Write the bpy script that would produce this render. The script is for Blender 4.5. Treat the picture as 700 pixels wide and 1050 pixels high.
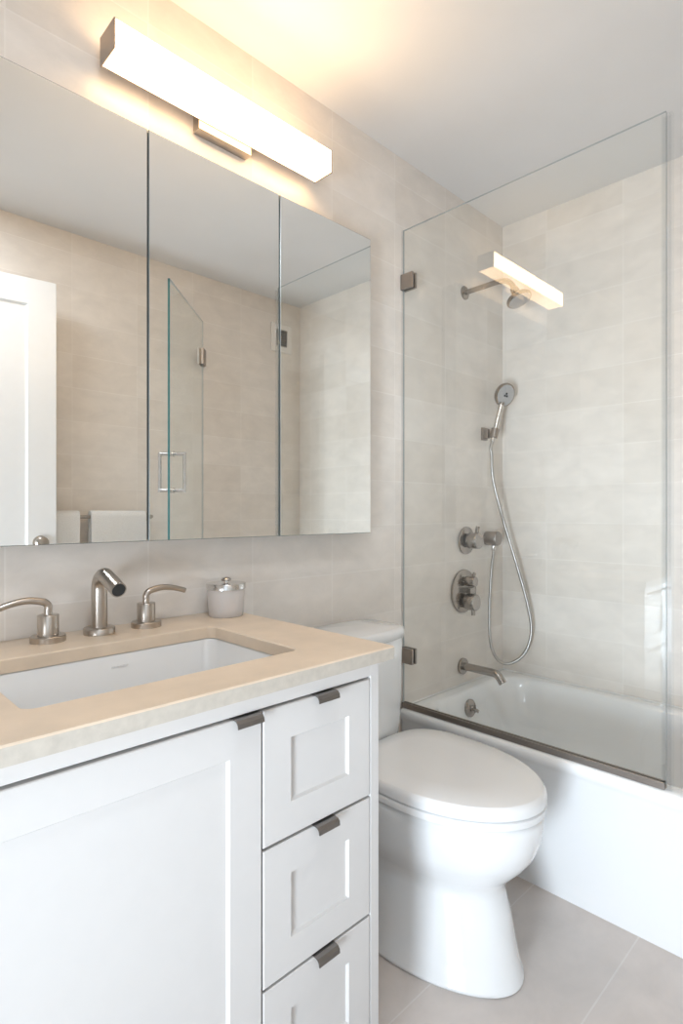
import bpy, bmesh, math, random
from mathutils import Vector, Matrix

# ------------------------------------------------------------------ clear
for o in list(bpy.data.objects):
    bpy.data.objects.remove(o, do_unlink=True)
scene = bpy.context.scene
COL = scene.collection
PI = math.pi
rnd = random.Random(7)

# ------------------------------------------------------------------ camera
cam_d = bpy.data.cameras.new('camera')
cam = bpy.data.objects.new('camera', cam_d)
COL.objects.link(cam)
cam.location = (0.0, -1.3765, 1.1641)
cam.rotation_euler = (PI / 2, 0, math.radians(45.57) - PI / 2)
cam_d.sensor_fit = 'AUTO'
cam_d.sensor_width = 36.0
cam_d.lens = 580.0 / 1050.0 * 36.0
cam_d.clip_start = 0.02
scene.camera = cam

# ------------------------------------------------------------------ world, light, exposure
world = bpy.data.worlds.new('world')
scene.world = world
world.use_nodes = True
world.node_tree.nodes['Background'].inputs[0].default_value = (0.80, 0.90, 1.0, 1)
world.node_tree.nodes['Background'].inputs[1].default_value = 1.0

def area(name, loc, target, sx, sy, power, color, spread=180):
    d = bpy.data.lights.new(name, 'AREA')
    d.shape = 'RECTANGLE'; d.size = sx; d.size_y = sy
    d.energy = power; d.color = color; d.spread = math.radians(spread)
    o = bpy.data.objects.new(name, d); COL.objects.link(o)
    o.location = loc
    o.rotation_euler = (Vector(target) - Vector(loc)).to_track_quat('-Z', 'Y').to_euler()
    return o
# cool area lamp added low behind the camera to light the tub side
area('added_cool_key', (-1.20, -1.46, 0.56), (1.66, -1.02, 1.05), 0.7, 0.9, 16, (0.77, 0.885, 1.0), 78)

# unseen fill lamp added under the ceiling near the camera
area('added_ceiling_fill', (0.27, -1.12, 2.50), (0.27, -1.12, 0.0), 0.3, 0.3, 7, (0.84, 0.92, 1.0))

LAMP_STRENGTH = 17.0
vs = scene.view_settings
vs.view_transform = 'Standard'
vs.look = 'None'
vs.gamma = 1.0
vs.use_curve_mapping = False
vs.exposure = 0.68

# ------------------------------------------------------------------ materials
def new_mat(name):
    m = bpy.data.materials.new(name); m.use_nodes = True
    nt = m.node_tree
    return m, nt, nt.nodes['Principled BSDF']

def simple(name, col, rough=0.5, metal=0.0, spec=None, coat=0.0, noise=0.0, nscale=20, bump=0.0):
    m, nt, b = new_mat(name)
    b.inputs['Base Color'].default_value = (*col, 1)
    b.inputs['Roughness'].default_value = rough
    b.inputs['Metallic'].default_value = metal
    if spec is not None: b.inputs['Specular IOR Level'].default_value = spec
    b.inputs['Coat Weight'].default_value = coat
    b.inputs['Coat Roughness'].default_value = 0.05
    if noise or bump:
        tc = nt.nodes.new('ShaderNodeTexCoord')
        n = nt.nodes.new('ShaderNodeTexNoise'); n.inputs['Scale'].default_value = nscale
        n.inputs['Detail'].default_value = 5
        nt.links.new(tc.outputs['Object'], n.inputs['Vector'])
        if noise:
            r = nt.nodes.new('ShaderNodeValToRGB')
            r.color_ramp.elements[0].position = 0.3; r.color_ramp.elements[1].position = 0.7
            r.color_ramp.elements[0].color = (*[c * (1 - noise) for c in col], 1)
            r.color_ramp.elements[1].color = (*[min(1, c * (1 + noise)) for c in col], 1)
            nt.links.new(n.outputs['Fac'], r.inputs['Fac'])
            nt.links.new(r.outputs['Color'], b.inputs['Base Color'])
        if bump:
            bp = nt.nodes.new('ShaderNodeBump'); bp.inputs['Strength'].default_value = bump
            bp.inputs['Distance'].default_value = 0.002
            nt.links.new(n.outputs['Fac'], bp.inputs['Height'])
            nt.links.new(bp.outputs['Normal'], b.inputs['Normal'])
    return m

def brushed(name, col, rough=0.3, var=0.035):
    m, nt, b = new_mat(name)
    b.inputs['Base Color'].default_value = (*col, 1)
    b.inputs['Metallic'].default_value = 1.0
    tc = nt.nodes.new('ShaderNodeTexCoord')
    mp = nt.nodes.new('ShaderNodeMapping'); mp.inputs['Scale'].default_value = (50, 50, 260)
    n = nt.nodes.new('ShaderNodeTexNoise'); n.inputs['Scale'].default_value = 1.0; n.inputs['Detail'].default_value = 2
    nt.links.new(tc.outputs['Object'], mp.inputs['Vector']); nt.links.new(mp.outputs['Vector'], n.inputs['Vector'])
    mr = nt.nodes.new('ShaderNodeMapRange'); mr.inputs['To Min'].default_value = rough - var; mr.inputs['To Max'].default_value = rough + var
    nt.links.new(n.outputs['Fac'], mr.inputs['Value']); nt.links.new(mr.outputs['Result'], b.inputs['Roughness'])
    return m

def tile_mat(name, ua, va, u0, v0, tw, th, c1, c2, grout, gw=0.0022, rough=0.38, vein=0.075, bump=0.25):
    """stone tiles stacked in a grid, laid out in world metres along axes ua, va"""
    m, nt, b = new_mat(name)
    N, L = nt.nodes.new, nt.links.new
    g = N('ShaderNodeNewGeometry')
    sep = N('ShaderNodeSeparateXYZ'); L(g.outputs['Position'], sep.inputs[0])
    def off(ax, v):
        a = N('ShaderNodeMath'); a.operation = 'SUBTRACT'; a.inputs[1].default_value = v
        L(sep.outputs[ax], a.inputs[0]); return a.outputs[0]
    comb = N('ShaderNodeCombineXYZ'); L(off(ua, u0), comb.inputs[0]); L(off(va, v0), comb.inputs[1])
    br = N('ShaderNodeTexBrick')
    br.offset = 0.0; br.squash = 1.0; br.offset_frequency = 1; br.squash_frequency = 1
    br.inputs['Scale'].default_value = 1.0
    br.inputs['Mortar Size'].default_value = gw
    br.inputs['Mortar Smooth'].default_value = 0.2
    br.inputs['Bias'].default_value = 0.0
    br.inputs['Brick Width'].default_value = tw
    br.inputs['Row Height'].default_value = th
    br.inputs['Color1'].default_value = (*c1, 1); br.inputs['Color2'].default_value = (*c2, 1)
    br.inputs['Mortar'].default_value = (*grout, 1)
    L(comb.outputs[0], br.inputs['Vector'])
    # clouded limestone mottling with faint sideways veins
    mp = N('ShaderNodeMapping'); mp.inputs['Scale'].default_value = (8, 13, 1) if va == 2 else (6, 7, 1)
    L(comb.outputs[0], mp.inputs['Vector'])
    n1 = N('ShaderNodeTexNoise'); n1.inputs['Scale'].default_value = 1.0; n1.inputs['Detail'].default_value = 8
    n1.inputs['Roughness'].default_value = 0.62; n1.inputs['Distortion'].default_value = 0.35
    L(mp.outputs[0], n1.inputs['Vector'])
    r1 = N('ShaderNodeMapRange'); r1.inputs['From Min'].default_value = 0.3; r1.inputs['From Max'].default_value = 0.7
    r1.inputs['To Min'].default_value = 1 - vein; r1.inputs['To Max'].default_value = 1 + vein * 0.6
    L(n1.outputs['Fac'], r1.inputs['Value'])
    mul = N('ShaderNodeVectorMath'); mul.operation = 'SCALE'
    L(br.outputs['Color'], mul.inputs[0]); L(r1.outputs['Result'], mul.inputs['Scale'])
    L(mul.outputs[0], b.inputs['Base Color'])
    b.inputs['Roughness'].default_value = rough
    inv = N('ShaderNodeMath'); inv.operation = 'SUBTRACT'; inv.inputs[0].default_value = 1.0
    L(br.outputs['Fac'], inv.inputs[1])
    n2 = N('ShaderNodeMath'); n2.operation = 'MULTIPLY_ADD'; n2.inputs[1].default_value = 0.25
    L(n1.outputs['Fac'], n2.inputs[0]); L(inv.outputs[0], n2.inputs[2])
    bp = N('ShaderNodeBump'); bp.inputs['Strength'].default_value = bump; bp.inputs['Distance'].default_value = 0.0015
    L(n2.outputs[0], bp.inputs['Height']); L(bp.outputs['Normal'], b.inputs['Normal'])
    return m

def glass_mat(name, tint, refl=1.7):
    """clear flat pane: transparent with mirror reflection growing towards grazing view"""
    m = bpy.data.materials.new(name); m.use_nodes = True
    nt = m.node_tree; nt.nodes.clear(); N, L = nt.nodes.new, nt.links.new
    out = N('ShaderNodeOutputMaterial'); mix = N('ShaderNodeMixShader')
    tr = N('ShaderNodeBsdfTransparent'); tr.inputs[0].default_value = (*tint, 1)
    gl = N('ShaderNodeBsdfGlossy'); gl.inputs['Roughness'].default_value = 0.0
    gl.inputs['Color'].default_value = (0.97, 1, 0.99, 1)
    fr = N('ShaderNodeFresnel'); fr.inputs['IOR'].default_value = 1.5
    geo = N('ShaderNodeNewGeometry')
    front = N('ShaderNodeMath'); front.operation = 'SUBTRACT'; front.inputs[0].default_value = 1.0
    L(geo.outputs['Backfacing'], front.inputs[1])
    f = N('ShaderNodeMath'); f.operation = 'MULTIPLY'; L(fr.outputs[0], f.inputs[0]); L(front.outputs[0], f.inputs[1])
    f2 = N('ShaderNodeMath'); f2.operation = 'MULTIPLY'; f2.use_clamp = True; f2.inputs[1].default_value = refl
    L(f.outputs[0], f2.inputs[0])
    L(f2.outputs[0], mix.inputs[0]); L(tr.outputs[0], mix.inputs[1]); L(gl.outputs[0], mix.inputs[2])
    L(mix.outputs[0], out.inputs[0])
    return m

def emit_mat(name, col, strength):
    m = bpy.data.materials.new(name); m.use_nodes = True
    nt = m.node_tree; nt.nodes.clear()
    out = nt.nodes.new('ShaderNodeOutputMaterial'); e = nt.nodes.new('ShaderNodeEmission')
    e.inputs[0].default_value = (*col, 1); e.inputs[1].default_value = strength
    nt.links.new(e.outputs[0], out.inputs[0])
    return m

TC1, TC2, TG = (0.83, 0.772, 0.712), (0.775, 0.712, 0.645), (0.845, 0.79, 0.73)
M = {}
M['tile_x'] = tile_mat('limestone_tile_along_x', 0, 2, 0.335, 0.146, 0.3235, 0.1618, TC1, TC2, TG)
M['tile_y'] = tile_mat('limestone_tile_along_y', 1, 2, -0.216, 0.146, 0.3235, 0.1618, TC1, TC2, TG)
M['floor'] = tile_mat('floor_tile', 0, 1, 0.74, -0.84, 0.96, 0.306, (0.66, 0.605, 0.57), (0.635, 0.58, 0.545), (0.72, 0.68, 0.65), gw=0.0022, rough=0.35, vein=0.09)
M['ceiling'] = simple('ceiling_paint', (0.78, 0.765, 0.75), 0.85, noise=0.01, nscale=6)
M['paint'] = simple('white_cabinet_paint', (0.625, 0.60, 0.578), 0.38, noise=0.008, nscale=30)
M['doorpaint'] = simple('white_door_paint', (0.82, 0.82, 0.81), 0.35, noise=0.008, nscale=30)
M['porcelain'] = simple('white_porcelain', (0.81, 0.81, 0.805), 0.10, coat=0.6, noise=0.004, nscale=5)
M['seat'] = simple('white_seat_plastic', (0.80, 0.795, 0.79), 0.22, coat=0.3, noise=0.004, nscale=5)
M['enamel'] = simple('white_tub_enamel', (0.88, 0.885, 0.885), 0.12, coat=0.5, noise=0.004, nscale=4)
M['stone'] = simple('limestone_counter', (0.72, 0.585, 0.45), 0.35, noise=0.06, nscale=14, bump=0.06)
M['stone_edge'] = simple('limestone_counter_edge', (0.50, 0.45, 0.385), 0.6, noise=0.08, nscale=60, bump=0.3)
M['nickel'] = brushed('brushed_nickel', (0.50, 0.45, 0.40), 0.30)
M['pull'] = brushed('dark_pewter_pull', (0.27, 0.255, 0.245), 0.36)
M['nickel_bath'] = brushed('brushed_nickel_shower_trim', (0.37, 0.335, 0.305), 0.26)
M['hose'] = brushed('steel_hose', (0.46, 0.44, 0.42), 0.34)
M['nickel_dark'] = brushed('brushed_nickel_dark', (0.36, 0.32, 0.29), 0.34)
M['steel'] = brushed('polished_steel', (0.66, 0.64, 0.62), 0.2)
M['sprayface'] = simple('grey_spray_face', (0.44, 0.43, 0.425), 0.5, noise=0.1, nscale=300)
M['darkhole'] = simple('dark_opening', (0.03, 0.03, 0.03), 0.7, noise=0.1, nscale=40)
M['gap'] = simple('cabinet_interior_dark', (0.10, 0.10, 0.10), 0.8, noise=0.05, nscale=40)
M['mirror'] = simple('mirror_silver', (0.90, 0.91, 0.90), 0.0, 1.0, noise=0.001, nscale=1)
M['mirror_edge'] = simple('mirror_edge_bevel', (0.30, 0.33, 0.32), 0.25, 0.6, noise=0.01, nscale=10)
M['glass'] = glass_mat('clear_shower_glass', (0.988, 0.996, 0.993), 1.5)
M['glass_edge'] = simple('green_glass_edge', (0.05, 0.15, 0.15), 0.12, noise=0.05, nscale=10)
M['panel_edge'] = simple('pale_grey_glass_edge', (0.40, 0.43, 0.435), 0.15, noise=0.04, nscale=10)
M['seal'] = glass_mat('clear_vinyl_seal', (0.96, 0.965, 0.97), 1.2)
M['lampglow'] = emit_mat('lamp_diffuser_front_glow', (1.0, 0.69, 0.39), LAMP_STRENGTH)
M['lampside'] = emit_mat('lamp_diffuser_side_glow', (1.0, 0.67, 0.37), LAMP_STRENGTH * 0.36)
M['towel'] = simple('white_towel_cotton', (0.82, 0.81, 0.79), 0.95, noise=0.05, nscale=220, bump=1.0)
M['grout'] = simple('white_caulk', (0.80, 0.79, 0.77), 0.6, noise=0.03, nscale=60)
M['vent'] = simple('beige_vent_paint', (0.84, 0.80, 0.75), 0.5, noise=0.02, nscale=40)
M['halldark'] = simple('door_casing_paint', (0.80, 0.80, 0.79), 0.4, noise=0.01, nscale=30)
m, nt, b = new_mat('frosted_jar_glass')
b.inputs['Base Color'].default_value = (0.93, 0.88, 0.85, 1); b.inputs['Roughness'].default_value = 0.3
b.inputs['Transmission Weight'].default_value = 0.4; b.inputs['IOR'].default_value = 1.3
_n = nt.nodes.new('ShaderNodeTexNoise'); _n.inputs['Scale'].default_value = 300
_b = nt.nodes.new('ShaderNodeBump'); _b.inputs['Strength'].default_value = 0.1; _b.inputs['Distance'].default_value = 0.0005
nt.links.new(_n.outputs['Fac'], _b.inputs['Height']); nt.links.new(_b.outputs['Normal'], b.inputs['Normal'])
M['frost'] = m
M['cotton'] = simple('cotton_contents', (0.78, 0.75, 0.74), 0.9, noise=0.08, nscale=60, bump=0.5)

# ------------------------------------------------------------------ mesh helpers
def add_box(bm, lo, hi, bev=0.0, seg=2, mi=0):
    lo, hi = Vector(lo), Vector(hi)
    g = bmesh.ops.create_cube(bm, size=1.0)
    vs_ = g['verts']
    for v in vs_:
        v.co = Vector([lo[i] + (v.co[i] + 0.5) * (hi[i] - lo[i]) for i in range(3)])
    fs = set(f for v in vs_ for f in v.link_faces)
    for f in fs: f.material_index = mi
    if bev > 0:
        es = list(set(e for v in vs_ for e in v.link_edges))
        bmesh.ops.bevel(bm, geom=es, offset=bev, segments=seg, profile=0.5, affect='EDGES')

def add_loft(bm, rings, cap0=True, cap1=True, loop=False, mi=0):
    vv = [[bm.verts.new(p) for p in r] for r in rings]
    n = len(vv[0])
    pairs = list(zip(vv[:-1], vv[1:]))
    if loop: pairs.append((vv[-1], vv[0]))
    for a, c in pairs:
        for i in range(n):
            j = (i + 1) % n
            f = bm.faces.new((a[i], a[j], c[j], c[i])); f.material_index = mi
    if not loop:
        if cap0: bm.faces.new(list(reversed(vv[0]))).material_index = mi
        if cap1: bm.faces.new(vv[-1]).material_index = mi
    return vv

def frame_of(d):
    d = Vector(d).normalized()
    up = Vector((0, 0, 1)) if abs(d.z) < 0.9 else Vector((1, 0, 0))
    a = d.cross(up).normalized(); return d, a, d.cross(a).normalized()

def add_lathe(bm, prof, origin=(0, 0, 0), axis=(0, 0, 1), seg=32, mi=0, cap0=True, cap1=True):
    """prof: list of (radius, height along axis)"""
    d, a, c = frame_of(axis); o = Vector(origin)
    rings = []
    for r, h in prof:
        rings.append([o + d * h + (a * math.cos(2 * PI * i / seg) + c * math.sin(2 * PI * i / seg)) * max(r, 1e-5) for i in range(seg)])
    add_loft(bm, rings, cap0, cap1, mi=mi)

def smooth_path(pts, n=8):
    """Catmull-Rom through the points"""
    P = [Vector(p) for p in pts]
    P = [P[0] * 2 - P[1]] + P + [P[-1] * 2 - P[-2]]
    out = []
    for i in range(1, len(P) - 2):
        for k in range(n):
            t = k / n
            a, b_, c, d = P[i - 1], P[i], P[i + 1], P[i + 2]
            out.append(0.5 * ((2 * b_) + (c - a) * t + (2 * a - 5 * b_ + 4 * c - d) * t * t + (3 * b_ - a - 3 * c + d) * t ** 3))
    out.append(P[-2]); return out

def add_tube(bm, pts, r, seg=16, mi=0):
    P = [Vector(p) for p in pts]
    rr = r if callable(r) else (lambda t: r)
    d0 = (P[1] - P[0]).normalized(); _, a, c = frame_of(d0)
    rings = []
    for i, p in enumerate(P):
        d = (P[min(i + 1, len(P) - 1)] - P[max(i - 1, 0)]).normalized()
        a = (a - d * a.dot(d)).normalized(); c = d.cross(a)
        q = rr(i / (len(P) - 1))
        rings.append([p + (a * math.cos(2 * PI * k / seg) + c * math.sin(2 * PI * k / seg)) * q for k in range(seg)])
    add_loft(bm, rings, mi=mi)

def rrect(x0, x1, y0, y1, z, r, n=8):
    """rounded rectangle ring, 4*(n+1) points"""
    r = max(r, 1e-4); pts = []
    for cx, cy, a0 in ((x1 - r, y1 - r, 0), (x0 + r, y1 - r, PI / 2), (x0 + r, y0 + r, PI), (x1 - r, y0 + r, 1.5 * PI)):
        for k in range(n + 1):
            a = a0 + PI / 2 * k / n
            pts.append((cx + r * math.cos(a), cy + r * math.sin(a), z))
    return pts

def egg(xc, yb, yf, w, z, n=64, back=3.4, yw=None):
    """elongated bowl outline: elliptical to the front (-y), squarer to the back"""
    L_ = yb - yf
    if yw is None: yw = yb - 0.45 * L_
    pts = []
    for i in range(n):
        a = 2 * PI * i / n; s, c = math.sin(a), math.cos(a)
        e = 2.0 if s < 0 else back
        x = xc + w * math.copysign(abs(c) ** (2 / e), c)
        y = yw + (math.copysign(abs(s) ** (2 / e), s)) * ((yw - yf) if s < 0 else (yb - yw))
        pts.append((x, y, z))
    return pts

def obj(name, bm, mats, parent=None, smooth=False, angle=40):
    me = bpy.data.meshes.new(name)
    bmesh.ops.recalc_face_normals(bm, faces=bm.faces[:])
    bm.to_mesh(me); bm.free()
    for mm in (mats if isinstance(mats, (list, tuple)) else [mats]): me.materials.append(mm)
    o = bpy.data.objects.new(name, me); COL.objects.link(o)
    if smooth:
        for p in me.polygons: p.use_smooth = True
        try: me.set_sharp_from_angle(angle=math.radians(angle))
        except Exception: pass
    if parent is not None:
        o.parent = parent
        # parts are modelled in world metres; only a thing's Empty carries an offset
        chain = Matrix.Translation(parent.location) if parent.parent is None else Matrix.Identity(4)
        o.matrix_parent_inverse = chain.inverted()
    return o

def tag(o, label, cat, group=None):
    o['label'] = label; o['category'] = cat
    if group: o['group'] = group
    return o

def thing(name, label, cat, loc=(0, 0, 0), group=None):
    o = bpy.data.objects.new(name, None); COL.objects.link(o)
    o.empty_display_size = 0.05; o.location = loc
    return tag(o, label, cat, group)

def struct(name, bm, mat, parent=None, smooth=False):
    o = obj(name, bm, mat, parent, smooth)
    if parent is None: o['kind'] = 'structure'
    return o

def B(): return bmesh.new()
def box_bm(lo, hi, bev=0.0, seg=2):
    bm = B(); add_box(bm, lo, hi, bev, seg); return bm

# ------------------------------------------------------------------ room shell
XL, XR, YB, YF, ZC = -1.30, 2.415, 0.0, -1.62, 2.509
T = 0.12
struct('floor', box_bm((XL - T, YF - 1.0, -0.1), (XR + T, YB + T, 0.0)), M['floor'])
struct('ceiling', box_bm((XL - T, YF - T, ZC), (XR + T, YB + T, ZC + 0.1)), M['ceiling'])
struct('wall_back', box_bm((XL - T, YB, 0), (XR + T, YB + T, ZC)), M['tile_x'])
struct('wall_right', box_bm((XR, YF, 0), (XR + T, YB, ZC)), M['tile_y'])
# the near doorway stands in the front wall, its door swung open
DX0, DX1, DH = -0.71, 0.080, 2.20
struct('wall_left', box_bm((XL - T, YF - T, 0), (XL, YB + T, ZC)), M['tile_y'])
bm = B()
add_box(bm, (XL, YF - T, 0), (DX0, YF, ZC)); add_box(bm, (DX1, YF - T, 0), (XR + T, YF, ZC)); add_box(bm, (DX0, YF - T, DH), (DX1, YF, ZC))
struct('wall_front', bm, M['tile_x'])
bm = B()   # casing lining the doorway
add_box(bm, (DX0, YF - T - 0.012, 0), (DX0 + 0.014, YF + 0.010, DH), 0.002)
add_box(bm, (DX1 - 0.014, YF - T - 0.012, 0), (DX1, YF + 0.010, DH), 0.002)
add_box(bm, (DX0 + 0.014, YF - T - 0.012, DH - 0.014), (DX1 - 0.014, YF + 0.010, DH), 0.002)
struct('trim_1', bm, M['halldark'])

def shaker(bm, x0, x1, z0, z1, yb, yf, stile, depth=0.006, bev=0.0025):
    """framed panel facing -y: flat stiles and rails with a recessed centre"""
    def R(i, y): return [(x0 + i, y, z0 + i), (x1 - i, y, z0 + i), (x1 - i, y, z1 - i), (x0 + i, y, z1 - i)]
    add_loft(bm, [R(0, yb), R(0, yf + 0.0015), R(0.0015, yf), R(stile, yf), R(stile + bev, yf + depth * 0.75), R(stile + bev * 1.6, yf + depth)])

# room door swung open in front of the front wall, seen in the mirror; built facing +y, then turned
door = bpy.data.objects.new('door_1', bpy.data.meshes.new('door_1'))
bm = B()
def RD(i, y): return [(0.0 + i, y, 0.012 + i), (0.78 - i, y, 0.012 + i), (0.78 - i, y, 2.185 - i), (0.0 + i, y, 2.185 - i)]
add_loft(bm, [RD(0, -0.02), RD(0, 0.0185), RD(0.0015, 0.02), RD(0.112, 0.02), RD(0.118, 0.012), RD(0.122, 0.010)])
bmesh.ops.recalc_face_normals(bm, faces=bm.faces[:]); bm.to_mesh(door.data); bm.free()
door.data.materials.append(M['doorpaint']); COL.objects.link(door)
door.location = (0.090, -1.583, 0.0); door.rotation_euler = (0, 0, math.radians(7.5)); door['kind'] = 'structure'
bm = B()
add_lathe(bm, [(0.0, 0), (0.030, 0.0), (0.030, 0.006), (0.012, 0.008), (0.011, 0.03), (0.020, 0.034), (0.027, 0.044), (0.027, 0.056), (0.020, 0.064), (0.0, 0.066)], (0.715, 0.019, 1.03), (0, 1, 0))
kn = obj('door_knob', bm, M['nickel'], None, True); kn.parent = door; kn['label'] = 'round brushed nickel knob'

# ------------------------------------------------------------------ bathtub
TX0, TX1, TY0, TY1 = 1.655, XR - 0.002, YF + 0.002, YB - 0.002
tub = thing('bathtub', 'white alcove bathtub behind the fixed glass panel', 'bathtub', (2.03, -0.785, 0))
bm = B()
def TR(dx0, dx1, dy0, dy1, z, r): return rrect(TX0 + dx0, TX1 - dx1, TY0 + dy0, TY1 - dy1, z, r, 10)
rings = [TR(0.012, 0, 0, 0, 0.0, .002), TR(0.012, 0, 0, 0, 0.372, .002), TR(0.004, 0, 0, 0, 0.385, .002), TR(0, 0, 0, 0, 0.398, .002),
         TR(0.0, 0, 0, 0, 0.408, .002), TR(0.004, .001, .001, .001, 0.417, .003), TR(0.014, .004, .004, .004, 0.4225, .004), TR(0.03, .012, .012, .012, 0.4235, .01),
         TR(0.055, .045, .07, .045, 0.4232, .10), TR(0.066, .056, .086, .054, 0.4195, .12), TR(0.073, .064, .098, .061, 0.410, .13),
         TR(0.082, .075, .125, .070, 0.36, .14), TR(0.098, .092, .18, .086, 0.24, .14), TR(0.12, .115, .26, .105, 0.13, .13),
         TR(0.15, .145, .33, .13, 0.085, .12), TR(0.20, .19, .40, .18, 0.072, .10)]
add_loft(bm, rings, cap0=True, cap1=True)
obj('tub_shell', bm, M['enamel'], tub, True, 50)
bm = B()
add_lathe(bm, [(0.0, 0), (0.036, 0.0), (0.036, 0.006), (0.030, 0.011), (0.010, 0.013), (0.008, 0.016), (0.0, 0.016)], (2.02, -0.074, 0.352), (0, -1, 0.14))
ov = obj('overflow_plate', bm, M['nickel_bath'], tub, True); ov['label'] = 'round brushed nickel overflow plate'
bm = B(); add_tube(bm, [(2.02, -0.085, 0.353), (2.02, -0.104, 0.351), (2.023, -0.116, 0.345)], 0.0065, 12); add_tube(bm, [(2.02, -0.100, 0.370), (2.02, -0.100, 0.340)], 0.004, 10)
obj('overflow_lever', bm, M['nickel_bath'], ov, True)
bm = B(); add_lathe(bm, [(0.0, 0), (0.035, 0), (0.033, 0.004), (0.0, 0.005)], (2.03, -0.27, 0.072), (0, 0, 1))
obj('tub_drain', bm, M['nickel'], tub, True)

# bead of caulk between tub and wall
bm = B()
add_tube(bm, [(TX0 + .02, -0.002, .4235), (XR - .003, -0.002, .4235), (XR - .003, YF + .004, .4235)], 0.004, 8)
struct('trim_2', bm, M['grout'])

# ------------------------------------------------------------------ fixed shower glass
GX, GT = 1.677, 0.008
GY1, GZ0, GZ1 = -0.905, 0.4375, 2.234
fg = thing('glass_screen', 'tall fixed clear glass shower panel standing on the tub rim', 'glass panel', (GX, -0.45, 0.424))
def pane(bm, lo, hi, axis, edge=0.0012):
    """pane as a box: big faces slot 0, narrow edges slot 1"""
    add_box(bm, lo, hi)
    for f in bm.faces:
        f.normal_update(); f.material_index = 0 if abs(f.normal[axis]) > 0.9 else 1
bm = B(); pane(bm, (GX - GT / 2, GY1, GZ0), (GX + GT / 2, -0.004, GZ1), 0)
obj('glass_pane', bm, [M['glass'], M['panel_edge']], fg)
bm = B()   # U-channel: base and two lips
add_box(bm, (GX - 0.011, GY1 + 0.002, 0.4235), (GX + 0.011, -0.003, 0.4295), 0.001)
add_box(bm, (GX - 0.011, GY1 + 0.002, 0.4285), (GX - 0.0046, -0.003, 0.4425), 0.001)
add_box(bm, (GX + 0.0046, GY1 + 0.002, 0.4285), (GX + 0.011, -0.003, 0.4425), 0.001)
obj('bottom_channel', bm, M['nickel_dark'], fg)['label'] = 'dark nickel channel along the bottom edge'
for z in (2.034, 0.622):
    bm = B()
    add_box(bm, (GX - 0.015, -0.056, z - 0.029), (GX - GT / 2, -0.001, z + 0.029), 0.0015)
    add_box(bm, (GX + GT / 2, -0.056, z - 0.029), (GX + 0.015, -0.001, z + 0.029), 0.0015)
    add_box(bm, (GX - 0.015, -0.004, z - 0.029), (GX + 0.015, -0.0005, z + 0.029), 0.0005)
    obj('wall_clamp', bm, M['nickel_dark'], fg)
bm = B()
add_box(bm, (GX - 0.009, GY1 - 0.010, GZ0 - .012), (GX - 0.0045, GY1 + 0.010, GZ1 - 0.01), 0.0005)
add_box(bm, (GX + 0.0045, GY1 - 0.010, GZ0 - .012), (GX + 0.009, GY1 + 0.010, GZ1 - 0.01), 0.0005)
add_box(bm, (GX - 0.009, GY1 - 0.016, GZ0 - .012), (GX + 0.009, GY1 - 0.009, GZ1 - 0.01), 0.0005)
obj('edge_seal', bm, M['seal'], fg)['label'] = 'clear vinyl seal strip on the free edge'

# swinging glass door hinged on the front wall, seen in the mirror
hx, hy = 1.677, -1.590; fx, fy = 1.248, -1.165
gd = thing('shower_door', 'swung-open clear glass shower door reflected in the middle mirror', 'glass door', (hx, hy, 0.45))
ang = math.atan2(fy - hy, fx - hx); Lg = math.hypot(fx - hx, fy - hy)
gd.rotation_euler = (0, 0, ang)
def local(name, bm, mats, parent, smooth=False):
    """geometry already in the parent's own axes"""
    o = obj(name, bm, mats, None, smooth); o.parent = parent; return o
bm = B(); pane(bm, (0.012, -0.005, -0.012), (Lg, 0.005, 2.234 - 0.45), 1)
for f in bm.faces:
    f.normal_update()
    if f.material_index == 1 and f.normal.x < 0.9: f.material_index = 2
local('glass_pane', bm, [M['glass'], M['glass_edge'], M['panel_edge']], gd)
for z in (2.03, 0.72):
    bm = B(); z -= 0.45
    for s in (-1, 1):
        add_box(bm, (-0.002, s * 0.011 - 0.006, z - 0.045), (0.058, s * 0.011 + 0.006, z + 0.045), 0.0015)
    add_tube(bm, [(-0.004, 0, z - 0.045), (-0.004, 0, z + 0.045)], 0.009, 14)
    local('hinge', bm, M['nickel_dark'], gd, False)
bm = B()
hxx = Lg - 0.05
for s in (-1, 1):
    pts = [(hxx, s * 0.005, 0.985), (hxx, s * 0.058, 0.985), (hxx, s * 0.058, 0.815), (hxx, s * 0.005, 0.815)]
    add_tube(bm, pts[0:2], 0.0085, 14); add_tube(bm, [(hxx, s * 0.058, 0.9935), (hxx, s * 0.058, 0.8065)], 0.0085, 14); add_tube(bm, pts[2:4], 0.0085, 14)
    for z in (0.985, 0.815): add_lathe(bm, [(0.0125, 0), (0.0125, 0.006)], (hxx, s * 0.0045, z), (0, s, 0), 16)
local('pull_handle', bm, M['steel'], gd, True)['label'] = 'square polished steel back-to-back pull handle'

# ------------------------------------------------------------------ vanity cabinet
VX0, VX1, VF = 0.062, 0.868, -0.600
van = thing('vanity_cabinet', 'white shaker vanity cabinet with one wide door and three drawers', 'cabinet', (0.465, -0.3, 0))
bm = B()
ST = 0.024
add_box(bm, (VX0, -0.575, 0.0), (VX0 + 0.018, -0.002, 0.8605), 0.0006)
add_box(bm, (VX1 - 0.020, -0.578, 0.0), (VX1, -0.002, 0.8605), 0.0006)
add_box(bm, (VX0, -0.02, 0.08), (VX1, -0.002, 0.8605))
add_box(bm, (VX0, -0.575, 0.07), (VX1, -0.002, 0.09))
add_box(bm, (VX0, -0.53, 0.0), (VX1, -0.515, 0.08))
add_box(bm, (VX0 + .018, -0.575, 0.81), (VX1 - .02, -0.555, 0.86))
add_box(bm, (0.5735, -0.575, 0.09), (0.5765, -0.04, 0.66))
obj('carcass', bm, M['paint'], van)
bm = B()   # face frame
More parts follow.
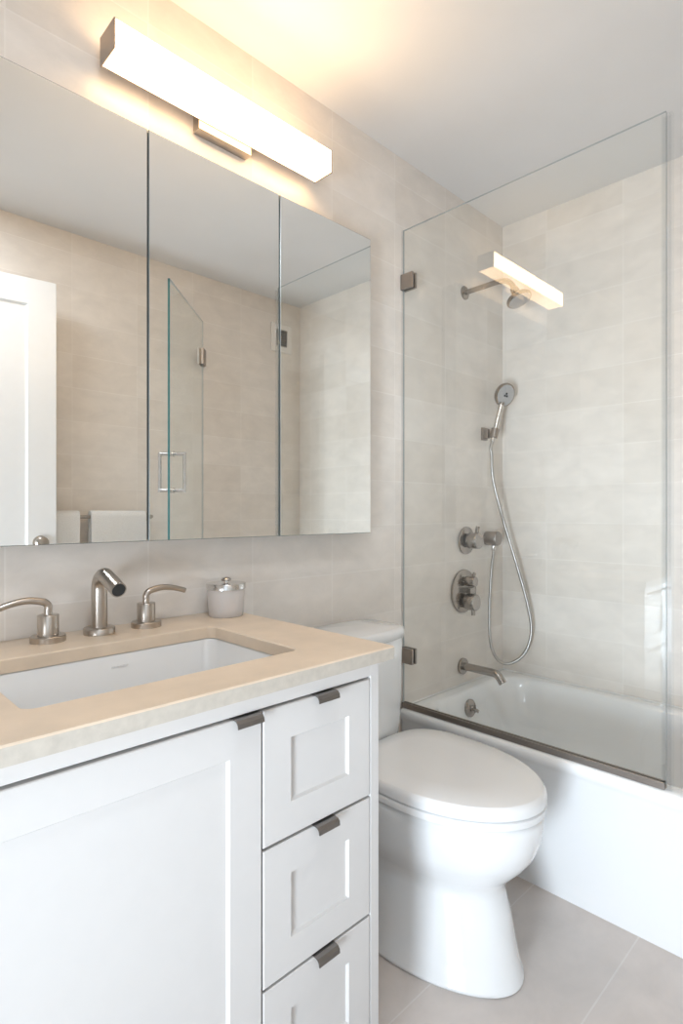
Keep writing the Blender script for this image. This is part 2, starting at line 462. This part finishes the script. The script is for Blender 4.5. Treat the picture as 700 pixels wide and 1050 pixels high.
add_box(bm, (VX1 - ST, VF, 0.0), (VX1, -0.577, 0.8605), 0.0008)
add_box(bm, (VX0, VF, 0.0), (0.084, -0.577, 0.8605), 0.0008)
add_box(bm, (0.084, VF, 0.832), (VX1 - ST, -0.577, 0.8605), 0.0008)
add_box(bm, (0.084, VF, 0.07), (VX1 - ST, -0.577, 0.105), 0.0008)
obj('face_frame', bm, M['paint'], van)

def tab_pull(xc, zt, parent, w=0.052):
    bm = B()
    prof = [(-0.578, 0.0), (-0.6035, 0.0), (-0.6105, -0.0015), (-0.6150, -0.006), (-0.6165, -0.0135), (-0.6145, -0.0135), (-0.6130, -0.0068), (-0.6095, -0.0033), (-0.6035, -0.0018), (-0.578, -0.0018)]
    rings = [[(x, y, zt + z) for y, z in prof] for x in (xc - w / 2, xc + w / 2)]
    add_loft(bm, rings)
    return obj('tab_pull', bm, M['pull'], parent)

bm = B(); shaker(bm, 0.0865, 0.5725, 0.108, 0.8265, -0.578, VF, 0.0625)
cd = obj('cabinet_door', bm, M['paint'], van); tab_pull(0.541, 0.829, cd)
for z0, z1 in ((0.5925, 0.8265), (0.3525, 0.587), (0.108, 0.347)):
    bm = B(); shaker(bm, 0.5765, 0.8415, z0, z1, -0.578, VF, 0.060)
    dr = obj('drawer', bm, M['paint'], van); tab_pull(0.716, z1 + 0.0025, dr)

# countertop with sink cut-out
bm = B()
CX0, CX1, CY0, CY1 = 0.045, 0.900, -0.617, -0.001
SX0, SX1, SY0, SY1 = 0.236, 0.737, -0.502, -0.176
ZT, ZS = 0.887, 0.8605
rings = [rrect(CX0, CX1, CY0, CY1, ZS, .003, 8), rrect(CX0, CX1, CY0, CY1, ZT - .003, .003, 8), rrect(CX0 + .002, CX1 - .002, CY0 + .002, CY1 - .001, ZT, .003, 8),
         rrect(SX0 - .002, SX1 + .002, SY0 - .002, SY1 + .002, ZT, .022, 8), rrect(SX0, SX1, SY0, SY1, ZT - .002, .020, 8), rrect(SX0, SX1, SY0, SY1, ZS, .020, 8)]
vv = add_loft(bm, rings, loop=True)
bm.faces.ensure_lookup_table()
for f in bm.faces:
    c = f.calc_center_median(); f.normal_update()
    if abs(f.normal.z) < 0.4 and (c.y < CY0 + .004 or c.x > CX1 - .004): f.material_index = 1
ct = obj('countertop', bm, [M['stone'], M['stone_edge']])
tag(ct, 'honed beige limestone countertop with a rectangular sink cut-out', 'countertop')

# undermount sink
sk = thing('sink', 'white rectangular undermount sink set in the limestone countertop', 'sink', (0.487, -0.34, 0.75))
bm = B()
def SR(i, z, r): return rrect(SX0 - 0.004 + i, SX1 + 0.004 - i, SY0 - 0.004 + i, SY1 + 0.004 - i, z, r, 8)
rings = [SR(-0.018, ZS - .0003, .03), SR(0, ZS - .0003, .024), SR(0.003, ZS - .004, .026), SR(0.012, 0.79, .035), SR(0.022, 0.722, .045), SR(0.045, 0.704, .05), SR(0.09, 0.698, .05),
         SR(0.12, 0.697, .03)]
rings2 = [SR(0.11, 0.685, .03), SR(0.04, 0.690, .05), SR(0.012, 0.712, .05), SR(0.0, 0.79, .04), SR(-0.008, ZS - .012, .03), SR(-0.018, ZS - .012, .03)]
vv = add_loft(bm, rings, cap0=False, cap1=True)
vo = add_loft(bm, rings2, cap0=True, cap1=False)
n = len(vv[0])
for i in range(n):
    j = (i + 1) % n; bm.faces.new((vo[-1][i], vo[-1][j], vv[0][j], vv[0][i]))
obj('basin', bm, M['porcelain'], sk, True, 60)
bm = B(); add_lathe(bm, [(0.0, 0), (0.024, 0), (0.022, 0.003), (0.014, 0.0035), (0.012, 0.007), (0.0, 0.008)], (0.487, -0.34, 0.6965))
obj('sink_drain', bm, M['nickel'], sk, True)
bm = B()   # the faint worn mark fired into the back of the bowl
for k in range(6):
    add_box(bm, (0.492 + k * 0.0062, -0.1805, 0.832), (0.4965 + k * 0.0062, -0.1797, 0.8365))
obj('maker_mark', bm, simple('faint_grey_glaze', (0.76, 0.76, 0.755), 0.3, noise=0.02, nscale=50), sk)['label'] = 'small faint grey mark'

# ------------------------------------------------------------------ faucet
fc = thing('faucet', 'widespread brushed nickel faucet behind the sink', 'faucet', (0.51, -0.065, ZT))
bm = B()
add_lathe(bm, [(0.0, 0), (0.034, 0), (0.034, 0.013), (0.0325, 0.0145), (0.0172, 0.015)], (0.51, -0.066, ZT), (0, 0, 1), 40)
# round elbow, then a short nose dropping forward
path = [Vector((0.51, -0.066, ZT + 0.012 + i * 0.022)) for i in range(5)]
R_ = 0.031
cy, cz = -0.066 - R_, ZT + 0.103
for k in range(0, 15):
    a = math.radians(114) * k / 14
    path.append(Vector((0.51, cy + R_ * math.cos(a), cz + R_ * math.sin(a))))
dv = (path[-1] - path[-2]).normalized()
path += [path[-1] + dv * 0.02, path[-1] + dv * 0.066]
add_tube(bm, path, 0.0172, 28)
sp = obj('spout', bm, M['nickel'], fc, True, 50)
end = path[-1]
bm = B(); add_lathe(bm, [(0.0, 0.0), (0.0125, 0.0), (0.0135, 0.0015), (0.0145, 0.0006)], end + dv * 0.0003, dv, 28)
obj('aerator', bm, M['darkhole'], sp, True)
for s, xb, yb in ((-1, 0.400, -0.070), (1, 0.622, -0.066)):
    bm = B()
    add_lathe(bm, [(0.0, 0), (0.035, 0), (0.035, 0.012), (0.0335, 0.0135), (0.0212, 0.014), (0.0212, 0.056), (0.0205, 0.057), (0.0, 0.057)], (xb, yb, ZT), (0, 0, 1), 40)
    h = obj('handle', bm, M['nickel'], fc, True, 40)
    bm = B()
    x0 = xb + s * 0.000
    pts = [(x0, yb, ZT + .05), (x0, yb, ZT + .066), (x0, yb, ZT + .076), (x0 + s * .006, yb, ZT + .0835), (x0 + s * .016, yb, ZT + .087), (x0 + s * .034, yb, ZT + .0905),
           (x0 + s * .052, yb, ZT + .0905), (x0 + s * .072, yb - .001, ZT + .087), (x0 + s * .093, yb - .002, ZT + .081), (x0 + s * .102, yb - .003, ZT + .0775)]
    add_tube(bm, smooth_path(pts, 5), lambda t: 0.0085 - 0.0022 * t, 18)
    obj('lever', bm, M['nickel'], h, True, 50)

# ------------------------------------------------------------------ frosted jar
JX, JY = 0.842, -0.075
jar = thing('cotton_jar', 'small frosted glass jar with a metal lid at the counter corner', 'jar', (JX, JY, ZT))
bm = B()
add_lathe(bm, [(0.0, 0.0), (0.043, 0.0), (0.0455, 0.003), (0.047, 0.02), (0.0495, 0.072), (0.0475, 0.072), (0.0445, 0.022), (0.040, 0.016), (0.0, 0.015)], (JX, JY, ZT), (0, 0, 1), 48)
obj('jar_body', bm, M['frost'], jar, True, 50)['label'] = 'frosted glass body'
bm = B(); add_lathe(bm, [(0.0, 0.0165), (0.038, 0.0165), (0.042, 0.03), (0.042, 0.046), (0.03, 0.053), (0.0, 0.055)], (JX, JY, ZT), (0, 0, 1), 32)
obj('cotton_filling', bm, M['cotton'], jar, True, 60)
bm = B()
add_lathe(bm, [(0.0, 0.0725), (0.0525, 0.0725), (0.0525, 0.086), (0.0515, 0.0872), (0.0, 0.0875)], (JX, JY, ZT), (0, 0, 1), 48)
lid = obj('jar_lid', bm, M['steel'], jar, True, 40); lid['label'] = 'shiny metal lid'
bm = B(); add_lathe(bm, [(0.007, 0.087), (0.006, 0.091), (0.0125, 0.0935), (0.0135, 0.097), (0.011, 0.1005), (0.004, 0.103), (0.0, 0.103)], (JX, JY, ZT), (0, 0, 1), 24)
obj('lid_knob', bm, M['steel'], lid, True, 50)

# ------------------------------------------------------------------ mirrored medicine cabinet
mc = thing('mirror_cabinet', 'wall cabinet with three frameless mirror doors above the vanity', 'mirror cabinet', (0.85, 0, 1.6))
MZ0, MZ1, MY = 1.0935, 2.092, -0.070
mx = [0.222, 0.625, 1.028, 1.420]
bm = B(); add_box(bm, (mx[0] + 0.006, -0.062, MZ0 + 0.004), (mx[3] - 0.003, -0.0005, MZ1 - 0.004))
obj('cabinet_body', bm, M['gap'], mc)
for i in range(3):
    a, c = mx[i] + (0.002 if i else 0), mx[i + 1] - (0.002 if i < 2 else 0)
    bm = B()
    def RM(d, y): return [(a + d, y, MZ0 + d), (c - d, y, MZ0 + d), (c - d, y, MZ1 - d), (a + d, y, MZ1 - d)]
    add_loft(bm, [RM(0, -0.0625), RM(0, MY + 0.001), RM(0.0015, MY)])
    bm.faces.ensure_lookup_table()
    for f in bm.faces:
        f.normal_update(); f.material_index = 0 if abs(f.normal.y) > 0.98 else 1
    obj('mirror_door', bm, [M['mirror'], M['mirror_edge']], mc)

# ------------------------------------------------------------------ vanity light
vl = thing('vanity_light', 'long glowing bar light on the wall above the mirrors', 'wall light', (0.86, 0, 2.24))
LX0, LX1, LZ0, LZ1 = 0.525, 1.200, 2.2105, 2.277
bm = B(); add_box(bm, (0.786, -0.031, 2.190), (0.955, -0.0005, 2.262), 0.001)
obj('back_plate', bm, M['nickel'], vl)
bm = B(); add_box(bm, (LX0 + 0.004, -0.036, LZ0 + 0.004), (LX1 - 0.004, -0.0305, LZ1 - 0.004))
obj('housing', bm, M['nickel'], vl)
bm = B(); add_box(bm, (LX0 + 0.0035, -0.110, LZ0), (LX1 - 0.0035, -0.036, LZ1), 0.002)
for f in bm.faces:
    f.normal_update(); f.material_index = 0 if f.normal.y < -0.5 else 1
obj('diffuser', bm, [M['lampglow'], M['lampside']], vl)['label'] = 'glowing warm white diffuser'
for xa in (LX0, LX1 - 0.0035):
    bm = B(); add_box(bm, (xa, -0.1115, LZ0 - 0.001), (xa + 0.0035, -0.0305, LZ1 + 0.001), 0.0006)
    obj('end_cap', bm, M['nickel_dark'], vl)

# ------------------------------------------------------------------ toilet
wc = thing('toilet', 'white two-piece toilet between the vanity and the tub', 'toilet', (1.30, -0.35, 0))
bm = B()
XC = 1.314
rings = [egg(1.272, -0.10, -0.690, .158, 0.0), egg(1.272, -0.095, -0.698, .164, 0.004), egg(1.272, -0.095, -0.698, .164, 0.013), egg(1.272, -0.10, -0.693, .158, 0.018),
         egg(1.276, -0.10, -0.677, .152, 0.08), egg(1.285, -0.09, -0.656, .147, 0.15), egg(1.289, -0.08, -0.640, .142, 0.195),
         egg(1.292, -0.075, -0.638, .144, 0.214), egg(1.298, -0.06, -0.655, .158, 0.236), egg(1.304, -0.045, -0.684, .180, 0.266), egg(1.309, -0.03, -0.708, .195, 0.30),
         egg(XC, -0.025, -0.722, .203, 0.340), egg(XC, -0.02, -0.727, .206, 0.375), egg(XC, -0.02, -0.728, .206, 0.392), egg(XC, -0.022, -0.724, .203, 0.3995), egg(XC, -0.03, -0.714, .195, 0.4025), egg(XC, -0.05, -0.66, .16, 0.403)]
add_loft(bm, rings)
obj('bowl', bm, M['porcelain'], wc, True, 60)
bm = B()   # seat ring
yb = -0.215
rings = [egg(XC, yb, -0.726, .203, .4055, yw=-.43), egg(XC, yb, -0.730, .207, .4075, yw=-.43), egg(XC, yb, -0.731, .208, .4225, yw=-.43), egg(XC, yb, -0.727, .205, .4260, yw=-.43),
         egg(XC, yb - .06, -0.62, .125, .4258, yw=-.43), egg(XC, yb - .06, -0.62, .125, .4057, yw=-.43)]
add_loft(bm, rings, loop=True)
obj('seat', bm, M['seat'], wc, True, 50)
bm = B()   # closed lid
rings = [egg(XC, yb + .01, -0.727, .204, .4285, yw=-.43), egg(XC, yb + .01, -0.731, .208, .4305, yw=-.43), egg(XC, yb + .01, -0.731, .208, .4440, yw=-.43), egg(XC, yb + .008, -0.7285, .206, .4520, yw=-.43),
         egg(XC, yb + .004, -0.722, .2005, .4592, yw=-.43), egg(XC, yb + .002, -0.719, .198, .4604, yw=-.43), egg(XC, yb - .05, -0.60, .12, .4620, yw=-.43)]
add_loft(bm, rings)
obj('lid', bm, M['seat'], wc, True, 60)
bm = B()
bm.free()
for s in (-1, 1):
    bm = B(); add_box(bm, (XC + s * 0.075 - 0.02, -0.226, 0.4025), (XC + s * 0.075 + 0.02, -0.200, 0.440), 0.006, 3)
    obj('seat_hinge', bm, M['seat'], wc, True)
def dense(ring, m=4):
    out = []
    for i, p in enumerate(ring):
        q = ring[(i + 1) % len(ring)]
        k = m if i % 7 == 6 else 1
        for j in range(k): out.append(tuple(Vector(p).lerp(Vector(q), j / k)))
    return out
def TK(w, yf_, z, r=.035):
    base = rrect(1.283 - w, 1.283 + w, yf_, -0.012, z, r, 6)
    base = dense(base, 8); out = []
    for x, y, zz in base:
        k = (-0.012 - y) / (-0.012 - yf_); t = max(-1, min(1, (x - 1.283) / w))
        out.append((x, y - 0.026 * k * (1 - t * t), zz))
    return out
bm = B()
add_loft(bm, [TK(.150, -.150, .4032, .05), TK(.166, -.164, .412, .05), TK(.178, -.176, .435, .045), TK(.182, -.180, .48, .042), TK(.184, -.183, .62, .040), TK(.185, -.185, .750, .038), TK(.184, -.184, .7535, .038)])
obj('tank', bm, M['porcelain'], wc, True, 60)
bm = B()
add_loft(bm, [TK(.187, -.188, .7545, .040), TK(.190, -.191, .757, .040), TK(.190, -.191, .778, .040), TK(.187, -.188, .786, .038), TK(.180, -.181, .7895, .036), TK(.10, -.10, .791, .02)])
obj('tank_lid', bm, M['porcelain'], wc, True, 60)

# ------------------------------------------------------------------ shower fittings on the back wall
sh = thing('wall_shower', 'wall-mounted shower head on a straight arm', 'shower head', (2.094, 0, 2.11))
bm = B(); add_lathe(bm, [(0.0, 0), (0.029, 0.0), (0.029, 0.004), (0.022, 0.009), (0.011, 0.011), (0.0, 0.011)], (2.094, -0.0005, 2.112), (0, -1, 0), 32)
obj('wall_flange', bm, M['nickel_bath'], sh, True)
bm = B()
pth = [(2.094, -0.003, 2.112), (2.094, -0.08, 2.113), (2.094, -0.16, 2.113), (2.094, -0.195, 2.108), (2.094, -0.222, 2.088), (2.094, -0.235, 2.062)]
add_tube(bm, smooth_path(pth, 6), 0.0105, 18)
obj('shower_arm', bm, M['nickel_bath'], sh, True)
hd = Vector((0, -0.42, -0.9)).normalized(); hp = Vector((2.094, -0.235, 2.062))
bm = B(); add_lathe(bm, [(0.0, -0.006), (0.014, -0.006), (0.017, 0.006), (0.016, 0.016), (0.022, 0.024), (0.046, 0.040), (0.050, 0.046), (0.050, 0.054), (0.047, 0.057), (0.0, 0.057)], hp, hd, 36)
h = obj('spray_head', bm, M['nickel_bath'], sh, True)
bm = B(); add_lathe(bm, [(0.0, 0.0575), (0.044, 0.0575), (0.043, 0.059), (0.0, 0.0595)], hp, hd, 32)
obj('spray_face', bm, M['sprayface'], h, True)

# hand shower in its bracket, hose looping down to the outlet
hol = Vector((2.243, 0, 1.515))
hb = thing('hand_shower_bracket', 'square wall bracket that holds the hand shower', 'bracket', hol)
bm = B(); add_box(bm, (2.225, -0.012, 1.487), (2.262, -0.0005, 1.543), 0.001); add_box(bm, (2.231, -0.030, 1.494), (2.256, -0.010, 1.536), 0.002)
obj('wall_block', bm, M['nickel_dark'], hb)
hs0 = Vector((2.243, -0.048, 1.478)); hs1 = Vector((2.278, -0.072, 1.640))
ax = (hs1 - hs0).normalized()
bm = B(); mid = hs0 + ax * 0.038; add_lathe(bm, [(0.0128, -0.02), (0.0175, -0.02), (0.0185, 0.02), (0.0128, 0.02)], mid, ax, 24, cap0=False, cap1=False)
_r = [(0.0128, -0.02), (0.0128, 0.02)]
add_lathe(bm, _r, mid, ax, 24, cap0=False, cap1=False)
obj('cradle', bm, M['nickel_dark'], hb, True)
hs = thing('hand_shower', 'hand shower with a long steel hose looping down the wall', 'hand shower', hs0)
bm = B(); add_tube(bm, [hs0 + (hs1 - hs0) * (i / 8) for i in range(9)], lambda t: 0.0105 + 0.0018 * t, 20)
obj('grip', bm, M['steel'], hs, True)
fd = Vector((-0.30, -0.90, -0.34)).normalized()
hc = hs1 + ax * 0.050 - fd * 0.004 + Vector((0.004, 0, 0))
bm = B(); add_lathe(bm, [(0.0, -0.022), (0.022, -0.021), (0.039, -0.014), (0.050, -0.004), (0.0535, 0.006), (0.0525, 0.011), (0.049, 0.013), (0.0, 0.013)], hc, fd, 40)
add_tube(bm, [hs1 - ax * 0.004, hs1 + ax * 0.012], 0.0122, 20)
hh = obj('spray_head', bm, M['nickel_bath'], hs, True)
bm = B(); add_lathe(bm, [(0.0, 0.0132), (0.046, 0.0132), (0.045, 0.0148), (0.0, 0.0152)], hc, fd, 40)
sf = obj('spray_face', bm, M['sprayface'], hh, True); sf['label'] = 'grey spray face'
bm = B()   # three-lobed button in the middle of the face
_, fa, fb = frame_of(fd)
for k in range(3):
    a = 2 * PI * k / 3 + 0.4; q = hc + (fa * math.cos(a) + fb * math.sin(a)) * 0.007
    add_lathe(bm, [(0.0, 0.015), (0.005, 0.015), (0.0045, 0.017), (0.0, 0.0172)], q, fd, 14)
obj('spray_button', bm, M['darkhole'], hh, True)
OUT = Vector((2.275, -0.032, 1.038))
hose = [hs0 + ax * 0.004, hs0 - ax * 0.03, (2.240, -0.046, 1.415), (2.247, -0.048, 1.317), (2.272, -0.070, 1.180), (2.293, -0.083, 1.099), (2.319, -0.126, 0.925), (2.342, -0.165, 0.754), (2.350, -0.178, 0.635),
        (2.334, -0.154, 0.538), (2.300, -0.098, 0.488), (2.270, -0.054, 0.508), (2.255, -0.030, 0.590), (2.256, -0.026, 0.745), (2.265, -0.032, 0.920), (2.273, -0.035, 0.970), (2.275, -0.035, 0.991)]
bm = B(); add_tube(bm, smooth_path(hose, 10), 0.0068, 12)
obj('hose', bm, M['hose'], hs, True)

eo = thing('hose_outlet', 'round wall outlet the shower hose plugs into, right of the upper valve', 'outlet', (2.275, 0, 1.04))
bm = B(); add_lathe(bm, [(0.0, 0), (0.0315, 0), (0.0325, 0.003), (0.0325, 0.056), (0.030, 0.060), (0.0, 0.061)], (2.275, -0.0005, 1.045), (0, -1, 0), 36)
obj('outlet_body', bm, M['nickel_dark'], eo, True)
bm = B(); add_lathe(bm, [(0.0105, 0.0), (0.0115, 0.002), (0.0115, 0.028), (0.0095, 0.032)], (2.275, -0.035, 1.022), (0, 0, -1), 20)
obj('hose_nut', bm, M['steel'], eo, True)

v1 = thing('shower_valve', 'upper small round shower valve with a single knob', 'valve', (2.102, 0, 1.041))
bm = B(); add_lathe(bm, [(0.0, 0), (0.058, 0), (0.060, 0.003), (0.059, 0.008), (0.055, 0.010), (0.0, 0.010)], (2.102, -0.0005, 1.041), (0, -1, 0), 44)
obj('escutcheon', bm, M['nickel_bath'], v1, True)
bm = B(); add_lathe(bm, [(0.018, 0.009), (0.018, 0.020), (0.033, 0.021), (0.034, 0.024), (0.034, 0.068), (0.032, 0.0705), (0.0, 0.071)], (2.102, 0, 1.041), (0, -1, 0), 36)
k1 = obj('knob', bm, M['nickel_bath'], v1, True)
bm = B(); add_tube(bm, [(2.105, -0.054, 1.068), (2.112, -0.056, 1.102)], 0.0085, 14)
obj('lever', bm, M['nickel_bath'], k1, True)

v2 = thing('bath_valve', 'lower large round shower valve with two stacked knobs', 'valve', (2.08, 0, 0.824))
bm = B(); add_lathe(bm, [(0.0, 0), (0.090, 0), (0.093, 0.003), (0.092, 0.008), (0.087, 0.011), (0.0, 0.0115)], (2.082, -0.0005, 0.824), (0, -1, 0), 56)
obj('escutcheon', bm, M['nickel_bath'], v2, True)
bm = B(); add_lathe(bm, [(0.014, 0.010), (0.014, 0.020), (0.0215, 0.021), (0.0215, 0.062), (0.020, 0.064), (0.0, 0.064)], (2.082, 0, 0.868), (0, -1, 0), 28)
k = obj('upper_knob', bm, M['nickel_bath'], v2, True)
bm = B(); add_tube(bm, [(2.085, -0.052, 0.884), (2.090, -0.054, 0.906)], 0.007, 12); obj('lever', bm, M['nickel_bath'], k, True)
bm = B(); add_box(bm, (2.062, -0.052, 0.818), (2.102, -0.010, 0.842), 0.002); obj('valve_body', bm, M['nickel_bath'], v2)
bm = B(); add_lathe(bm, [(0.018, 0.010), (0.018, 0.022), (0.034, 0.023), (0.0345, 0.026), (0.0345, 0.066), (0.032, 0.069), (0.0, 0.0695)], (2.082, 0, 0.780), (0, -1, 0), 36)
k = obj('lower_knob', bm, M['nickel_bath'], v2, True)
bm = B(); add_tube(bm, [(2.079, -0.054, 0.755), (2.074, -0.057, 0.726)], 0.0085, 14); obj('lever', bm, M['nickel_bath'], k, True)

ts = thing('tub_spout', 'straight wall tub spout with a bent tip', 'tub spout', (2.075, 0, 0.502))
bm = B(); add_lathe(bm, [(0.0, 0), (0.034, 0), (0.034, 0.010), (0.032, 0.012), (0.0, 0.012)], (2.075, -0.0005, 0.502), (0, -1, 0), 36)
obj('wall_flange', bm, M['nickel_bath'], ts, True)
bm = B()
pth = [(2.075, -0.006, .502), (2.075, -0.05, .502), (2.075, -0.11, .502), (2.075, -0.150, .502), (2.075, -0.166, .499), (2.075, -0.178, .490), (2.075, -0.188, .478), (2.075, -0.196, .468)]
add_tube(bm, smooth_path(pth, 5), 0.0165, 24)
obj('spout', bm, M['nickel_bath'], ts, True, 50)

# ------------------------------------------------------------------ front wall: towel bar, towels, vent (seen in the mirror)
tb = thing('towel_bar', 'metal towel bar on the tiled wall, seen in the mirror', 'towel bar', (1.08, YF, 1.14))
bm = B(); add_tube(bm, [(0.76, YF + 0.068, 1.141), (1.357, YF + 0.068, 1.141)], 0.008, 14)
obj('bar', bm, M['nickel'], tb, True)
for x in (0.775, 1.344):
    bm = B(); add_lathe(bm, [(0.0, 0), (0.024, 0), (0.024, 0.006), (0.010, 0.008), (0.009, 0.066), (0.011, 0.074), (0.0, 0.076)], (x, YF + 0.0005, 1.14), (0, 1, 0), 24)
    obj('post', bm, M['nickel'], tb, True)
def towel(x0, x1, drop, label):
    bm = B(); yc = YF + 0.068; zt = 1.153
    prof_o, prof_i = [], []
    th = 0.017
    for k in range(7): prof_o.append((yc - 0.022 - 0.001 * math.sin(k * 1.7), zt - drop + (drop - 0.01) * k / 6))
    for k in range(1, 8):
        a = PI - PI * k / 8; prof_o.append((yc + 0.0245 * math.cos(a), zt + 0.022 * math.sin(a) - 0.004))
    for k in range(7): prof_o.append((yc + 0.024 + 0.0015 * math.sin(k * 1.3 + 1), zt - 0.01 - (drop - 0.01) * k / 6))
    for k in range(7): prof_i.append((yc + 0.0095, zt - drop + (drop - 0.01) * k / 6))
    for k in range(1, 8):
        a = PI * k / 8; prof_i.append((yc + 0.0095 * math.cos(a), zt - 0.009 + 0.0095 * math.sin(a)))
    for k in range(7): prof_i.append((yc - 0.0095, zt - 0.01 - (drop - 0.01) * k / 6))
    prof = prof_o + prof_i
    rings = []
    for i in range(13):
        x = x0 + (x1 - x0) * i / 12; e = 0.002 * math.sin(i * 1.9)
        rings.append([(x, y + (e if z < zt - 0.03 else 0), z + (0.0015 * math.sin(i * 2.3) if y > yc else 0)) for y, z in prof])
    add_loft(bm, rings)
    return tag(obj('towel', bm, M['towel'], None, True, 50), label, 'towel', None)
towel(0.790, 0.986, 0.30, 'narrow white towel on the bar, half hidden by the open door')
towel(1.040, 1.312, 0.34, 'wide white towel folded over the bar, away from the door')

vt = thing('wall_vent', 'beige square vent grille high on the tiled wall, in the mirror', 'vent', (2.30, YF, 2.27))
bm = B()
def RV(d, y): return [(2.178 + d, y, 2.184 + d), (2.338 - d, y, 2.184 + d), (2.338 - d, y, 2.364 - d), (2.178 + d, y, 2.364 - d)]
add_loft(bm, [RV(0, YF + .0005), RV(0, YF + .008), RV(0.004, YF + .011), RV(0.036, YF + .011), RV(0.036, YF + .0005)], loop=True)
obj('vent_frame', bm, M['vent'], vt)
bm = B(); add_box(bm, (2.214, YF + .0006, 2.220), (2.302, YF + .002, 2.328)); obj('vent_opening', bm, M['darkhole'], vt)
bm = B()
for k in range(8): add_box(bm, (2.2145, YF + .003, 2.226 + k * .0132), (2.3015, YF + .008, 2.2295 + k * .0132))
obj('louvre', bm, M['nickel_dark'], vt)
